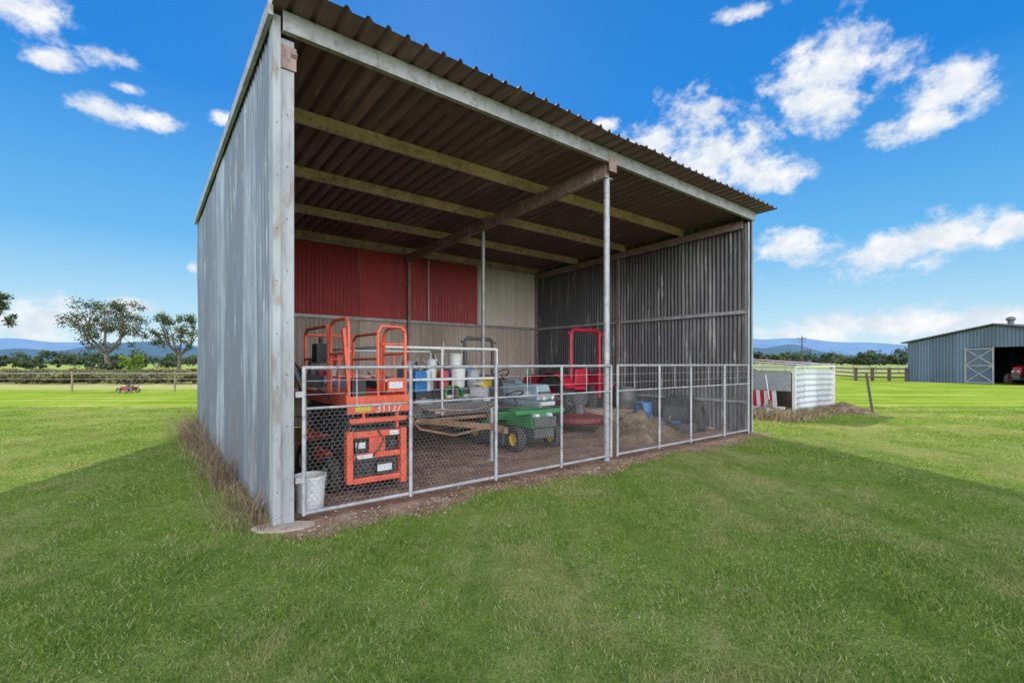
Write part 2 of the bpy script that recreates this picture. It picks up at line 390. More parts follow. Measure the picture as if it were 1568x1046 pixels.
# trailer ------------------------------------------------------------
Tm=empty('cage_trailer',place(2.15,1.95)); tw=1.5; tl=2.3
g=G()
for x in(0,tw): g.box(x-.03,x+.03,0,tl,.50,.58)
for y in np.linspace(0,tl,5): g.box(.031,tw-.031,y-.02,y+.02,.51,.56)
g.beam((.1,.05,.54),(tw/2,-1.0,.5),.05,.08); g.beam((tw-.1,.05,.54),(tw/2,-1.0,.5),.05,.08)
g.beam((tw/2,-1.0,.5),(tw/2,-1.3,.48),.06,.08)
g.tube([(-.1,-.02,.62),(.0,-.25,.45),(.5,-.35,.33),(tw-.3,-.2,.36),(tw,-.02,.5)],.02)
g.tube([(-.05,-.01,.85),(.1,-.3,.72),(tw*.6,-.35,.68),(tw,-.05,.75)],.016)
g.obj('trailer_frame',rustm,Tm,.005)
g=G(); g.cyl((tw/2+.08,-.85,.0),(tw/2+.08,-.85,.75),.025); g.cyl((tw/2+.08,-.85,.0),(tw/2+.08,-.85,.02),.07); g.cyl((tw/2+.08,-.85,.75),(tw/2+.2,-.85,.77),.01); g.obj('jockey_stand',galv,Tm)
g=G(); g.box(-.02,tw+.02,0,tl,.585,.60); 
for x in(-.02,tw+.01): g.box(x,x+.012,0,tl,.601,.80)
g.box(0,tw,-.012,0,.601,.78)
g.obj('trailer_tray',darkst,Tm)
gt=G();gr=G()
for x in(-.14,tw+.14): tyre(gt,gr,(x,1.25,.3),(1,0,0),.3,.17,.58)
gt.obj('trailer_tyres',rubber,Tm,smooth=True);gr.obj('trailer_rims',white_m,Tm,smooth=True)
g=G()
for x in(-.14,tw+.14):
    pts=[(1.25+.38*math.cos(a),.32+.36*math.sin(a)) for a in np.linspace(0,math.pi,9)]
    for (y0,z0),(y1,z1) in zip(pts,pts[1:]): g.beam((x,y0,z0),(x,y1,z1),.2,.006,up=(0,0,1))
g.cyl((-.1,1.25,.3),(tw+.1,1.25,.3),.025)
g.obj('mudguards',galv,Tm)
g=G()
for z in(1.15,1.63):
    g.tube([(-.45,.0,z),(tw+.05,.0,z),(tw+.05,tl,z),(-.45,tl,z),(-.45,0,z)],.02)
for x,y in((-.45,0),(.5,0),(tw+.05,0),(tw+.05,1.2),(tw+.05,tl),(-.45,tl),(.5,tl)): g.tube([(x,y,.6),(x,y,1.63)],.018)
g.obj('cage_rails',white_m,Tm,smooth=True)
def bucket(t,s,z,mat,h=.36,r=.14,name='plastic_bucket'):
    e=empty(name,place(t,s,z))
    g=G(); g.lathe((0,0,0),(0,0,1),[(0,0),(r*.85,0),(r,h*.93),(r*1.06,h*.93),(r*1.06,h),(r*.97,h),(r*.84,.02),(0,.02)],24); g.obj('tub',mat,e,smooth=True)
    g=G(); g.tube([(r*1.05*math.cos(a),.0,h*.9-r*.8*math.sin(a)) for a in np.linspace(0,math.pi,10)],.003,5); g.obj('handle',darkst,e)
def jerry(t,s,z,mat,rot=0,name='jerry_can'):
    e=empty(name,place(t,s,z,rot)); g=G(); g.taper(-.12,.12,-.08,.08,0,.33,.01,.005,.005); g.obj('can',mat,e,.02)
    g=G(); g.cyl((-.07,0,.32),(-.07,0,.38),.025); g.tube([(-.02,0,.32),(0,0,.37),(.08,0,.37),(.1,0,.32)],.012); g.obj('cap',black,e)
def crate(t,s,z,mat,sx=.5,sy=.35,sz=.28,rot=0,name='toolbox'):
    e=empty(name,place(t,s,z,rot)); g=G(); g.taper(-sx/2,sx/2,-sy/2,sy/2,0,sz*.7,-.01,-.01,-.01); g.obj('body',mat,e,.01)
    g=G(); g.taper(-sx/2-.012,sx/2+.012,-sy/2-.012,sy/2+.012,sz*.7+.003,sz,.03,.03,.03); g.tube([(-.1,0,sz-.01),(-.09,0,sz+.04),(.09,0,sz+.04),(.1,0,sz-.01)],.01); g.obj('lid',black,e,.008)
def drum(t,s,z,mat,r=.28,h=.86,name='steel_drum'):
    e=empty(name,place(t,s,z)); g=G(); pr=[(0,0),(r,0),(r,h*.3),(r*1.03,h*.33),(r,h*.36),(r,h*.63),(r*1.03,h*.66),(r,h*.69),(r,h),(r*.95,h),(r*.95,h-.02),(0,h-.02)]
    g.lathe((0,0,0),(0,0,1),pr,28); g.obj('drum_body',mat,e,smooth=True); g=G(); g.cyl((r*.5,0,h-.02),(r*.5,0,h+.01),.03); g.obj('bung',black,e)
crate(2.5,2.25,.602,greyp,.55,.4,.35,.1); crate(2.45,2.75,.602,greyblue,.45,.35,.4,.3); jerry(2.35,2.15,.95,bluep,.2); jerry(2.75,2.2,.605,yellowp,.5)
bucket(3.15,2.3,1.0,white_m,.33,.13); bucket(3.12,2.33,1.335,white_m,.22,.12); crate(3.25,2.5,.602,white_m,.75,.6,.40,0.0,'cool_box')
bucket(3.46,2.32,1.0,greyp,.28,.12); drum(2.95,3.6,.603,greyblue,.26,.7,'plastic_drum'); crate(2.4,3.5,.602,rustm,.6,.5,.5,.2)
jerry(2.55,2.25,.955,white_m,.8); jerry(2.85,2.25,.955,redp,1.1)
e=empty('water_pump',place(2.72,2.15,.602)); g=G(); g.box(-.18,.18,-.15,.15,0,.04); g.taper(-.12,.1,-.12,.1,.04,.24,.02,.02,.02); g.obj('engine',redp,e,.01)
g=G(); g.cyl((.1,0,.14),(.2,0,.14),.09,n=18); g.cyl((-.02,-.02,.24),(-.02,-.02,.34),.05); g.tube([(-.18,-.15,0),(-.18,-.15,.38),(.18,-.15,.38),(.18,-.15,0)],.012); g.tube([(-.18,.15,0),(-.18,.15,.38),(.18,.15,.38),(.18,.15,0)],.012); g.obj('frame',black,e)
e=empty('garden_hose',place(2.9,2.05,.87)); g=G(); g.tube([(.17*math.cos(a)*(1+.03*math.sin(3*a)),.05*math.sin(a*.31),.17*math.sin(a)) for a in np.linspace(0,31,120)],.012,6); g.obj('coil',greenp,e)
bucket(.27,.3,0,white_m,.34,.14)
def clutter(name,M,sx,sy,n,hmax,seed,zf=0.0,mats=None):
    r=random.Random(seed); e=empty(name,M); mats=mats or [white_m,greyp,darkst,rustm,timber,black,bluep,yellowp,redp,galv,conc,greyblue]
    gs={i:G() for i in range(len(mats))}; top={}
    for k in range(n):
        i=r.choice([0,0,1,1,2,2,3,4,5,6,7,8,9,9,10,11]) % len(mats); g=gs[i]
        x=r.uniform(-sx,sx);y=r.uniform(-sy,sy); cell=(round(x/.22),round(y/.22)); z=zf+top.get(cell,0)
        if z-zf>hmax: continue
        q=r.random(); R=Matrix.Translation((x,y,z))@Matrix.Rotation(r.uniform(0,3.14),4,'Z')
        if q<.35:
            a,b,h=r.uniform(.05,.16),r.uniform(.05,.13),r.uniform(.08,.26); g.box(-a,a,-b,b,0,h,R)
            g.box(-a-.006,a+.006,-b-.006,b+.006,h*.82,h*.9,R); top[cell]=top.get(cell,0)+h+.002
        elif q<.65:
            rr,h=r.uniform(.04,.12),r.uniform(.12,.32); g.lathe((x,y,z),(0,0,1),[(0,0),(rr,0),(rr,h*.75),(rr*.9,h*.82),(rr*.4,h*.9),(rr*.4,h),(0,h)] if rr<.08 else [(0,0),(rr*.9,0),(rr,h),(rr*.92,h),(rr*.9,h*.85),(0,h*.85)],16); top[cell]=top.get(cell,0)+h
        elif q<.8:
            ll=r.uniform(.3,.8); a=r.uniform(0,3.14); g.cyl((x,y,z+.03),(x+math.cos(a)*ll*.5,y+math.sin(a)*ll*.5,z+r.uniform(.1,.7)),r.uniform(.008,.022))
        elif q<.9:
            rr=r.uniform(.08,.16); g.tube([(x+rr*math.cos(a)*(1+.08*math.sin(2.3*a)),y+rr*math.sin(a),z+.02+.004*a) for a in np.linspace(0,20,60)],.009,5)
        else:
            ll=r.uniform(.25,.5); g.beam((x,y,z+.02),(x+r.uniform(-.3,.3),y+r.uniform(-.1,.1),z+ll),.09,.02)
    for i,g in gs.items():
        if g.v: g.obj('items_%d'%i,mats[i],e)
clutter('workshop_clutter',place(2.9,2.35),.72,.32,85,.6,3,.602)
clutter('workshop_clutter',place(2.9,3.5),.7,.7,70,.9,4,.602)
clutter('workshop_clutter',place(1.3,5.6),.9,.33,40,.7,5,.921)
clutter('workshop_clutter',place(4.5,5.2),.7,.8,60,1.2,6,0)
clutter('workshop_clutter',place(5.9,5.6),.7,.6,50,1.0,7,0)
clutter('workshop_clutter',place(7.7,4.6),.6,1.2,50,.6,8,0)
clutter('workshop_clutter',place(7.9,1.6),.35,.5,12,.2,9,0,[darkst,rustm,bluep,greyp])
# tractors -----------------------------------------------------------
def tractor(name,M,hood,fender,rops,rim,k=1.0,white_lbl=False):
    e=empty(name,M@Matrix.Scale(k,4))
    gt=G();gr=G()
    for x in(-.58,.58): tyre(gt,gr,(x,1.35,.52),(1,0,0),.52,.28,.55,14)
    for x in(-.5,.5): tyre(gt,gr,(x,.0,.31),(1,0,0),.31,.18,.55,12)
    gt.obj('tyres',rubber,e,smooth=True);gr.obj('rims',rim,e,smooth=True)
    g=G(); g.taper(-.24,.24,-.32,.75,.72,1.04,.05,.08,.0); g.taper(-.23,.23,-.36,.72,.58,.719,-.01,-.02,0); g.obj('bonnet',hood,e,.035)
    g=G(); g.box(-.18,.18,-.375,-.35,.60,.72); g.box(-.19,.19,-.30,-.27,.74,.9);g.box(-.2,.2,-.42,-.36,.45,.56); g.box(-.17,.17,-.3,1.2,.32,.575); g.cyl((-.45,0,.31),(.45,0,.31),.045); g.cyl((-.5,1.35,.52),(.5,1.35,.52),.09); g.box(-.22,.22,.95,1.55,.4,.68); g.cyl((.2,.3,1.0),(.2,.3,1.5),.022); g.box(-.3,.3,.75,1.05,.48,.52)
    g.box(-.2,.2,.74,.82,.7,1.1); g.obj('engine_and_axles',darkst,e,.012)
    g=G(); 
    for x in(-.13,.13): g.cyl((x,-.39,.78),(x,-.26,.78),.05,n=16)
    g.obj('headlights',white_m,e)
    g=G()
    for x in(-.58,.58):
        pts=[(1.35+.6*math.cos(a),.55+.56*math.sin(a)) for a in np.linspace(.45,math.pi-.35,10)]
        for (y0,z0),(y1,z1) in zip(pts,pts[1:]): g.beam((x,y0,z0),(x,y1,z1),.30,.014)
        sx=x-.14 if x>0 else x+.14
        g.add([(sx,y,z) for y,z in pts]+[(sx,1.35,.6)],[(i,i+1,len(pts)) for i in range(len(pts)-1)])
    g.obj('mudguards',fender,e)
    g=G(); g.taper(-.22,.22,1.15,1.55,.72,.84,.02,.02,.02); g.taper(-.22,.22,1.5,1.62,.84,1.2,.03,.03,.0); g.obj('seat',black if fender!=redp else redp,e,.03)
    g=G(); g.cyl((0,.8,1.0),(0,.98,1.22),.02); g.tube(circle((0,.98,1.22),.19,20,Vector((0,.6,.8)).normalized()),.014,6); g.beam((-.18,.98,1.22),(.18,.98,1.22),.02,.01); g.obj('steering_wheel',black,e)
    g=G(); g.tube([(-.42,1.72,.55),(-.42,1.72,1.9),(-.40,1.72,2.0),(-.34,1.72,2.03),(.34,1.72,2.03),(.40,1.72,2.0),(.42,1.72,1.9),(.42,1.72,.55)],.042); g.box(-.52,-.4,1.69,1.75,1.93,1.98);g.box(.4,.52,1.69,1.75,1.93,1.98); g.obj('roll_bar',rops,e,smooth=True)
    if white_lbl:
        g=G(); g.box(-.21,.21,-.385,-.377,.63,.7); g.box(-.245,-.235,-.1,.5,.8,.9); g.obj('badges',white_m,e)
    return e
tractor('compact_tractor',place(5.05,2.55,0,.12),greyblue,greyblue,darkst,white_m,.95,True)
tractor('red_tractor',place(7.12,4.85,0,math.pi-.05),redp,redp,redp,redp,1.06)
e=empty('slasher_mower',place(6.15,2.4,0,.1)); g=G(); g.lathe((0,0,.18),(0,0,1),[(0,0),(.55,0),(.58,.04),(.55,.12),(.2,.18),(0,.18)],28); g.obj('deck',reddk,e)
g=G(); g.cyl((0,0,.36),(0,0,.55),.12); g.beam((-.5,.1,.3),(0,.9,.75),.05,.05); g.beam((.5,.1,.3),(0,.9,.75),.05,.05); g.beam((0,-.7,.25),(0,-.5,.25),.05,.05); g.cyl((-.04,-.75,.12),(.04,-.75,.12),.12,n=18); g.cyl((-.5,.3,0),(-.5,.3,.2),.03);g.cyl((.5,.3,0),(.5,.3,.2),.03); g.obj('gearbox_and_linkage',darkst,e)
# ride-on mower
e=empty('ride_on_mower',place(4.02,1.30,0,-.05))
gt=G();gr=G()
for x in(-.40,.40): tyre(gt,gr,(x,1.12,.26),(1,0,0),.26,.22,.5,12)
for x in(-.38,.38): tyre(gt,gr,(x,.05,.2),(1,0,0),.2,.15,.5)
gt.obj('tyres',rubber,e,smooth=True);gr.obj('rims',yellowp,e,smooth=True)
g=G(); g.taper(-.24,.24,-.2,.52,.38,.66,.05,.1,.02); g.taper(-.3,.3,.75,1.4,.42,.56,.03,.03,.05)
for x in(-.4,.4):
    pts=[(1.12+.33*math.cos(a),.28+.31*math.sin(a)) for a in np.linspace(.3,math.pi-.2,9)]
    for (y0,z0),(y1,z1) in zip(pts,pts[1:]): g.beam((x,y0,z0),(x,y1,z1),.24,.012)
g.box(-.50,.50,-.12,-.02,.60,.66); g.obj('bonnet_and_guards',greenp,e,.02)
g=G(); g.taper(-.5,.5,.25,.85,.10,.24,.05,.05,.05); g.box(-.2,.2,-.2,1.3,.22,.37); g.box(-.22,.22,-.23,-.2,.40,.56); g.cyl((-.36,.05,.2),(.36,.05,.2),.03); g.obj('cutting_deck',darkst,e,.01)
g=G(); g.taper(-.2,.2,.85,1.2,.57,.67,.02,.02,.02); g.taper(-.2,.2,1.18,1.3,.67,.98,.03,.03,0); g.obj('seat',black,e,.03)
g=G(); g.cyl((0,.5,.6),(0,.62,.85),.02); g.tube(circle((0,.62,.86),.16,18,Vector((0,.4,.9)).normalized()),.012,6); g.beam((-.15,.62,.86),(.15,.62,.86),.02,.01); g.obj('steering',black,e)
g=G()
for x in(-.13,.13): g.cyl((x,-.19,.56),(x,-.12,.56),.045,n=14)
g.obj('headlights',white_m,e)
drum(7.65,1.9,0,bluep,.18,.55,'plastic_drum'); drum(7.9,2.6,0,darkst); drum(7.75,3.3,0,darkst)
e=empty('old_tyre',place(7.95,.75,0)); g=G();g2=G(); tyre(g,g2,(0,0,.33),(.35,-1,.15),.32,.2,.58); g.obj('rubber_ring',rubber,e,smooth=True)
e=empty('old_tyre',place(7.6,.95,0)); g=G(); tyre(g,g2,(0,0,.11),(0,0,1),.32,.2,.58); g.obj('rubber_ring',rubber,e,smooth=True)
crate(8.1,1.3,0,darkst,.5,.5,.7,.2,'metal_cabinet')
e=empty('timber_stack',place(7.0,2.9,0,.9)); g=G()
for k in range(16):
    x=(k%6)*.13-.3+rng.uniform(-.02,.02); z=(k//6)*.06
    g.box(x,x+.11,-.8+rng.uniform(-.15,.1),.8+rng.uniform(-.1,.2),z+.2,z+.252)
for y in(-.5,.5): g.box(-.33,.5,y-.05,y+.05,0,.199)
g.obj('planks',timber,e,.003)
e=empty('workbench',place(1.2,5.6,0)); g=G(); g.box(-.9,1.1,-.35,.35,.86,.92)
for x in(-.85,1.05):
    for y in(-.3,.3): g.box(x-.04,x+.04,y-.04,y+.04,0,.859)
g.box(-.8,1.0,-.3,.3,.3,.33); g.obj('bench',timber,e,.003)
crate(.8,5.6,.92,redp); bucket(2.1,5.6,.92,white_m); drum(3.2,5.8,0,rustm); drum(3.9,5.7,0,darkst)
e=empty('plough_frame',place(5.9,3.9,0,.2)); g=G(); g.beam((-.6,0,.5),(.6,0,.5),.08,.08)
for x in(-.5,-.17,.17,.5): g.tube([(x,0,.5),(x,.2,.35),(x,.15,.05)],.025)
g.beam((-.3,0,.5),(0,.1,1.0),.05,.05); g.beam((.3,0,.5),(0,.1,1.0),.05,.05); g.obj('frame',bluep,e,.004)
# ------------------------------------------------------------------ dirt mound
def mound(name,M,R,H,mat,seed=0,ry=1.0):
    n=56;V=[];F=[]
    r=np.random.default_rng(seed)
    ph=r.uniform(0,6,6)
    for i in range(n+1):
        for j in range(n+1):
            x=-1+2*i/n;y=-1+2*j/n; d=math.hypot(x,y*(1+.2*math.sin(3*x+ph[3])))
            h=max(0,1-d*d)**1.2*(1+.35*math.sin(x*5+ph[0])*math.sin(y*6+ph[1])+.2*math.sin(x*13+ph[2])*math.sin(y*11+ph[3]))+r.uniform(-.045,.045)
            V.append((x*R,y*R*ry,h*H-.02))
    for i in range(n):
        for j in range(n): a=i*(n+1)+j; F.append((a,a+1,a+n+2,a+n+1))
    return fast(name,V,F,mat,M=M)
def earth(name,a,b,c,sc=3):
    m,nt,bs=newmat(name);N=NT(nt); tc=N.n('ShaderNodeTexCoord').outputs['Object']
    n=N.noise(tc,sc,6,.7); n2=N.noise(tc,sc*14,4,.7)
    k=N.ramp(N.math('ADD',N.math('MULTIPLY',n,.6),N.math('MULTIPLY',n2,.4)),[(.38,a),(.5,b),(.62,c)])
    N.link(k,bs.inputs['Base Color']); bs.inputs['Roughness'].default_value=1; bs.inputs['Specular IOR Level'].default_value=.1; N.bump(n2,.8,.03,bs); return m
dirt=earth('dirt',(.16,.09,.065),(.31,.185,.13),(.48,.33,.24))
straw=earth('straw_dirt',(.11,.075,.05),(.23,.16,.105),(.38,.29,.19),5)
mound('dirt_mound',place(6.5,1.2),1.0,.38,straw,2,.75)
def leafmat(name,stops,trans=.35,patch=None,pscale=.5,second=None):
    m,nt,b=newmat(name);N=NT(nt); a=N.n('ShaderNodeAttribute',attribute_name='rnd').outputs['Fac']
    k=N.ramp(a,stops)
    if patch:
        pos=N.n('ShaderNodeNewGeometry').outputs['Position']; n=N.noise(pos,pscale,5,.7)
        k=N.mix(N.math('MULTIPLY',N.smooth(n,.46,.60),.8),k,patch)
        n=N.noise(N.map(pos,(2.2,.35,1),(0,0,0),.55),1.0,4,.65)
        k=N.mix(N.math('MULTIPLY',N.smooth(n,.48,.66),.65),k,second)
    d=N.n('ShaderNodeBsdfDiffuse');tr=N.n('ShaderNodeBsdfTranslucent');mx=N.n('ShaderNodeMixShader'); mx.inputs[0].default_value=trans
    N.link(k,d.inputs[0]);N.link(k,tr.inputs[0]);N.link(d.outputs[0],mx.inputs[1]);N.link(tr.outputs[0],mx.inputs[2])
    N.link(mx.outputs[0],nt.nodes['Material Output'].inputs[0]); nt.nodes.remove(b); return m
def stalks(name,pts,hs,mat,wd=.003,M=None,spread=.6,z0=None):
    pts=np.asarray(pts);n=len(pts);a=rng.uniform(0,6.283,n);hs=np.asarray(hs)
    V=np.zeros((n,7,3)); dx=np.cos(a);dy=np.sin(a); b=rng.uniform(0,6.283,n); k=rng.uniform(.1,spread,n)*hs
    for j,(f,q) in enumerate(((0,1),(.5,.8),(.85,.5))):
        cx=pts[:,0]+np.cos(b)*k*f*f; cy=pts[:,1]+np.sin(b)*k*f*f; cz=hs*f*(1-.15*f)
        V[:,j*2,0]=cx-dx*wd*q;V[:,j*2,1]=cy-dy*wd*q;V[:,j*2,2]=cz
        V[:,j*2+1,0]=cx+dx*wd*q;V[:,j*2+1,1]=cy+dy*wd*q;V[:,j*2+1,2]=cz
    V[:,6,0]=pts[:,0]+np.cos(b)*k*1.2;V[:,6,1]=pts[:,1]+np.sin(b)*k*1.2;V[:,6,2]=hs*.9
    if z0 is not None: V[:,:,2]+=np.asarray(z0)[:,None]
    o=np.arange(n)[:,None]*7
    F=np.concatenate([o+np.array([[0,1,3]]),o+np.array([[0,3,2]]),o+np.array([[2,3,5]]),o+np.array([[2,5,4]]),o+np.array([[4,5,6]])])
    return fast(name,V.reshape(-1,3),F,mat,np.repeat(rng.uniform(0,1,n),7),M=M)
drym=leafmat('dry_weeds',[(0,(.18,.12,.07)),(.5,(.42,.31,.19)),(1,(.62,.50,.33))],.3)
ns=3000; rr=rng.uniform(0,1,ns)**.6; aa=rng.uniform(0,6.283,ns)
stalks('loose_hay',np.stack([6.5+1.0*rr*np.cos(aa),1.2+.74*rr*np.sin(aa)],1),rng.uniform(.02,.06,ns),drym,.004,SM,5,.33*np.clip(1-rr*rr,0,1)**1.2)
nT=160; V=[];F=[]
def fe(t): return -.28-.10*math.sin(t*2.1)-.07*math.sin(t*5.3+1)-.04*math.sin(t*13)-.03*math.sin(t*29+2)
for i in range(nT+1):
    t=-.08+(W+.35)*i/nT
    for s in (fe(t)-.10,0,2,4,D+.06): V.append((t,s,.004))
for i in range(nT):
    for j in range(4): a=i*5+j; F.append((a,a+5,a+6,a+1))
o=fast('dirt_floor',V,F,dirt,M=SM)
pv=[];pf=[]
for k in range(1100):
    t=rng.uniform(0,W); s=rng.uniform(fe(t)-.1,2.2) if k%2 else fe(t)+rng.normal(.12,.12); q=rng.uniform(.004,.018); o_=len(pv)
    pv+=[(t-q,s,.004),(t,s-q*.8,.004),(t+q,s,.004),(t,s+q,.004),(t+q*.2,s,.004+q*.9)]; pf+=[(o_,o_+1,o_+4),(o_+1,o_+2,o_+4),(o_+2,o_+3,o_+4),(o_+3,o_,o_+4)]
fast('gravel',pv,pf,conc,M=SM)
g=G(); vs=[(-.02+.25*math.cos(a)*(1+.1*math.sin(3*a)),-.08+.13*math.sin(a),0) for a in np.linspace(0,2*math.pi,28,endpoint=False)]
g.add([(x,y,0) for x,y,z in vs]+[(x*.96,y*.96,.015) for x,y,z in vs],[tuple(range(28,56))]+[(i,(i+1)%28,28+(i+1)%28,28+i) for i in range(28)]); g.obj('concrete_footing',conc,None,M=SM@Matrix.Rotation(-.4,4,'Z'))
# ------------------------------------------------------------------ ground
m,nt,b=newmat('ground'); N=NT(nt)
pos=N.n('ShaderNodeNewGeometry').outputs['Position']; sp=N.n('ShaderNodeSeparateXYZ'); N.link(pos,sp.inputs[0])
px,py=sp.outputs[0],sp.outputs[1]
nb=N.noise(pos,.45,5,.65); nf=N.noise(pos,7,4,.75); nff=N.noise(pos,55,3,.7); nw=N.noise(N.map(pos,(.02,.08,1)),1,3,.6)
nmow=N.noise(N.map(pos,(.10,1.3,1),(0,0,0),.12),1,4,.6)
lawn=N.ramp(N.math('ADD',N.math('MULTIPLY',nb,.6),N.math('MULTIPLY',nf,.4)),[(.38,(.12,.19,.035)),(.5,(.20,.27,.055)),(.62,(.36,.33,.14))])
lawn=N.mix(N.smooth(nff,.45,.75),lawn,(.10,.11,.04))
lawn_far=N.ramp(N.math('ADD',N.math('ADD',N.math('MULTIPLY',nb,.3),N.math('MULTIPLY',nf,.25)),N.math('MULTIPLY',nmow,.45)),[(.40,(.14,.24,.022)),(.5,(.23,.325,.035)),(.60,(.40,.40,.11))])
lawn=N.mix(N.smooth(py,6,14),lawn,lawn_far)
edge=N.math('ADD',24.5,N.math('MULTIPLY',N.smooth(px,-5,15),32))
dd=N.math('ADD',N.math('SUBTRACT',py,edge),N.math('MULTIPLY',N.math('SUBTRACT',nb,.5),3))
field=N.mix(nw,(.22,.31,.07),(.36,.38,.14))
strawc=N.mix(N.noise(pos,.8,4,.7),(.50,.46,.20),(.26,.29,.08))
c=N.mix(N.smooth(dd,-1,1.5),lawn,strawc)
c=N.mix(N.smooth(dd,6,30),c,field)
N.link(c,b.inputs['Base Color']); b.inputs['Roughness'].default_value=1; b.inputs['Specular IOR Level'].default_value=0
N.bump(nf,.6,.05,b)
G().add([(-4000,-400,0),(4000,-400,0),(4000,6000,0),(-4000,6000,0)],[(0,1,2,3)]).obj('ground',m)
grassm=leafmat('grass_blades',[(0,(.11,.19,.03)),(.4,(.20,.305,.05)),(.75,(.30,.385,.08)),(.92,(.46,.45,.19)),(1,(.64,.58,.36))],.38,(.44,.40,.18),.55,(.125,.225,.03))
n=540000
u=rng.uniform(0,1,n); y0,y1=1.5,15.; p=-.75
Y=((y0**(p+1)+(u)*(y1**(p+1)-y0**(p+1))))**(1/(p+1))
X=rng.uniform(-1,1,n)*(1.2*Y+1.0)
sx=X-P0.x; sy=Y-P0.y; tt=sx*math.cos(ang)+sy*math.sin(ang); ss=-sx*math.sin(ang)+sy*math.cos(ang)
fev=-.28-.10*np.sin(tt*2.1)-.07*np.sin(tt*5.3+1)-.04*np.sin(tt*13)
inside=(tt>-.1)&(tt<W+.1)&(ss>fev+rng.normal(-.02,.11,n))&(ss<D+.05)
X,Y=X[~inside],Y[~inside]; n=len(X)
clump=.5+.9*np.clip(.5+.5*np.sin(X*3.1+np.sin(Y*2.3)*2)*np.sin(Y*3.7+np.sin(X*1.9)*2)+.3*np.sin(X*11+Y*3)*np.sin(Y*13-X*4),0,1)
h=rng.uniform(.008,.025,n)*(1+Y*.03)*clump; wd=rng.uniform(.0013,.0026,n)*(1+Y*.25); a=rng.uniform(0,6.283,n)
lean=rng.uniform(.2,1.8,n)*h; la=rng.uniform(0,6.283,n)
V=np.zeros((n,3,3)); V[:,0,0]=X-np.cos(a)*wd;V[:,0,1]=Y-np.sin(a)*wd;V[:,1,0]=X+np.cos(a)*wd;V[:,1,1]=Y+np.sin(a)*wd
V[:,2,0]=X+np.cos(la)*lean;V[:,2,1]=Y+np.sin(la)*lean;V[:,2,2]=h
rn=np.repeat(rng.uniform(0,1,n)**1.2,3)
fast('lawn_grass',V.reshape(-1,3),np.arange(3*n).reshape(-1,3),grassm,rn)
weedm=leafmat('weeds_mat',[(0,(.12,.075,.055)),(.5,(.30,.20,.14)),(.85,(.48,.37,.26)),(1,(.16,.20,.07))],.3)
ns=2400; s_=rng.uniform(-.1,7.2,ns); t_=-.12-np.abs(rng.normal(0,.15,ns)); dens=np.clip(.2+s_*.16,0,1.1)
stalks('dry_weeds',np.stack([t_,s_],1),rng.uniform(.05,.34,ns)*(0.4+dens)*(1+.6*np.sin(s_*4)+.3*np.sin(s_*11)),weedm,.003,SM,1.6)
ns=2400; t_=rng.uniform(-.1,W+.3,ns); s_=np.array([fe(x) for x in t_])+rng.normal(-.04,.09,ns)
stalks('dry_weeds',np.stack([t_,s_],1),rng.uniform(.01,.045,ns),drym,.003,SM,1.8)
# ------------------------------------------------------------------ old white crate right
BM=Matrix.Translation((7.36,12.3,0))@Matrix.Rotation(ang,4,'Z')
e=empty('old_stock_crate',BM)
whites=corrmat('white_sheet',(.70,.71,.71),(.45,.46,.47),0,rust=.4,metal=.05)
V=[];F=[]; bw=2.8; nz=84
zs=np.linspace(.02,1.22,nz)
for z in zs:
    for x in(0,.9,1.85,bw): V.append((x,-.022*math.sin(z/.155*2*math.pi)-(.015 if .8<x<2 else 0)-.02*math.sin(x*2+z),z+.02*math.sin(x*1.5)))
for k in range(nz-1):
    for i in range(3): F.append((k*4+i,k*4+i+1,k*4+5+i,k*4+4+i))
o=fast('front_cladding',V,F,whites); o.parent=e
g=G(); 
for x in(-.03,bw): g.box(x,x+.05,-.06,.02,0,1.28)
g.box(-.03,bw+.05,-.065,.03,1.282,1.325); g.box(-.03,.02,.031,2.2,1.25,1.31); g.box(-.03,.02,2.15,2.2,0,1.249); g.box(-.03,.02,1.1,1.15,0,1.249); g.obj('frame',white_m,e,.004)
g=G(); g.box(.05,bw,.9,.92,0,1.1); g.obj('inner_panel',rustm,e)
g=G(); g.box(-.02,-.01,.05,2.2,.66,1.2); g.box(.1,bw-.1,2.15,2.17,0,1.2); g.obj('side_panel',greyp,e)
def looses(name,x0,x1,y0,y1,z,tilt,mat,rot):
    n=int((x1-x0)/.02); V=[];F=[]
    for i in range(n+1):
        x=x0+(x1-x0)*i/n
        for y in(y0,y1): V.append((x,y,z+.012*math.sin(x/.09*6.283)+tilt*(y-y0)+rot*(x-x0)))
    for i in range(n): F.append((2*i,2*i+2,2*i+3,2*i+1))
    o=fast(name,V,F,mat); o.parent=e
looses('loose_roof_sheet_1',-.15,1.8,-.12,2.2,1.35,.06,galv,.01); looses('loose_roof_sheet_2',.9,2.9,.0,2.1,1.40,.07,galv_tan,-.02)
e2=empty('striped_barrier_board',BM@Matrix.Translation((-.35,.25,0))@Matrix.Rotation(-.15,4,'Y'))
for kk,mm in((0,white_m),(1,redp)):
    g=G()
    for i in range(9):
        if i%2==kk: g.box(0,.02,.1*i,.1*i+.099,0.0,.68)
    g.obj('stripes',mm,e2)
e2=empty('terracotta_pots',BM@Matrix.Translation((-.6,1.2,0))); g=G()
for x,y in((0,0),(.1,.35),(-.25,.3)): g.lathe((x,y,0),(0,0,1),[(0,0),(.11,0),(.17,.28),(.19,.28),(.19,.33),(.16,.33),(.1,.02),(0,.02)],20)
g.obj('pots',rustm,e2)
clutter('scrap_pile',BM@Matrix.Translation((-.45,.9,0)),.35,.7,26,.5,21,0,[white_m,rustm,galv,timber])
clutter('scrap_pile',BM@Matrix.Translation((3.2,.3,0)),.45,.4,14,.2,22,0,[timber,rustm,darkst,rustm])
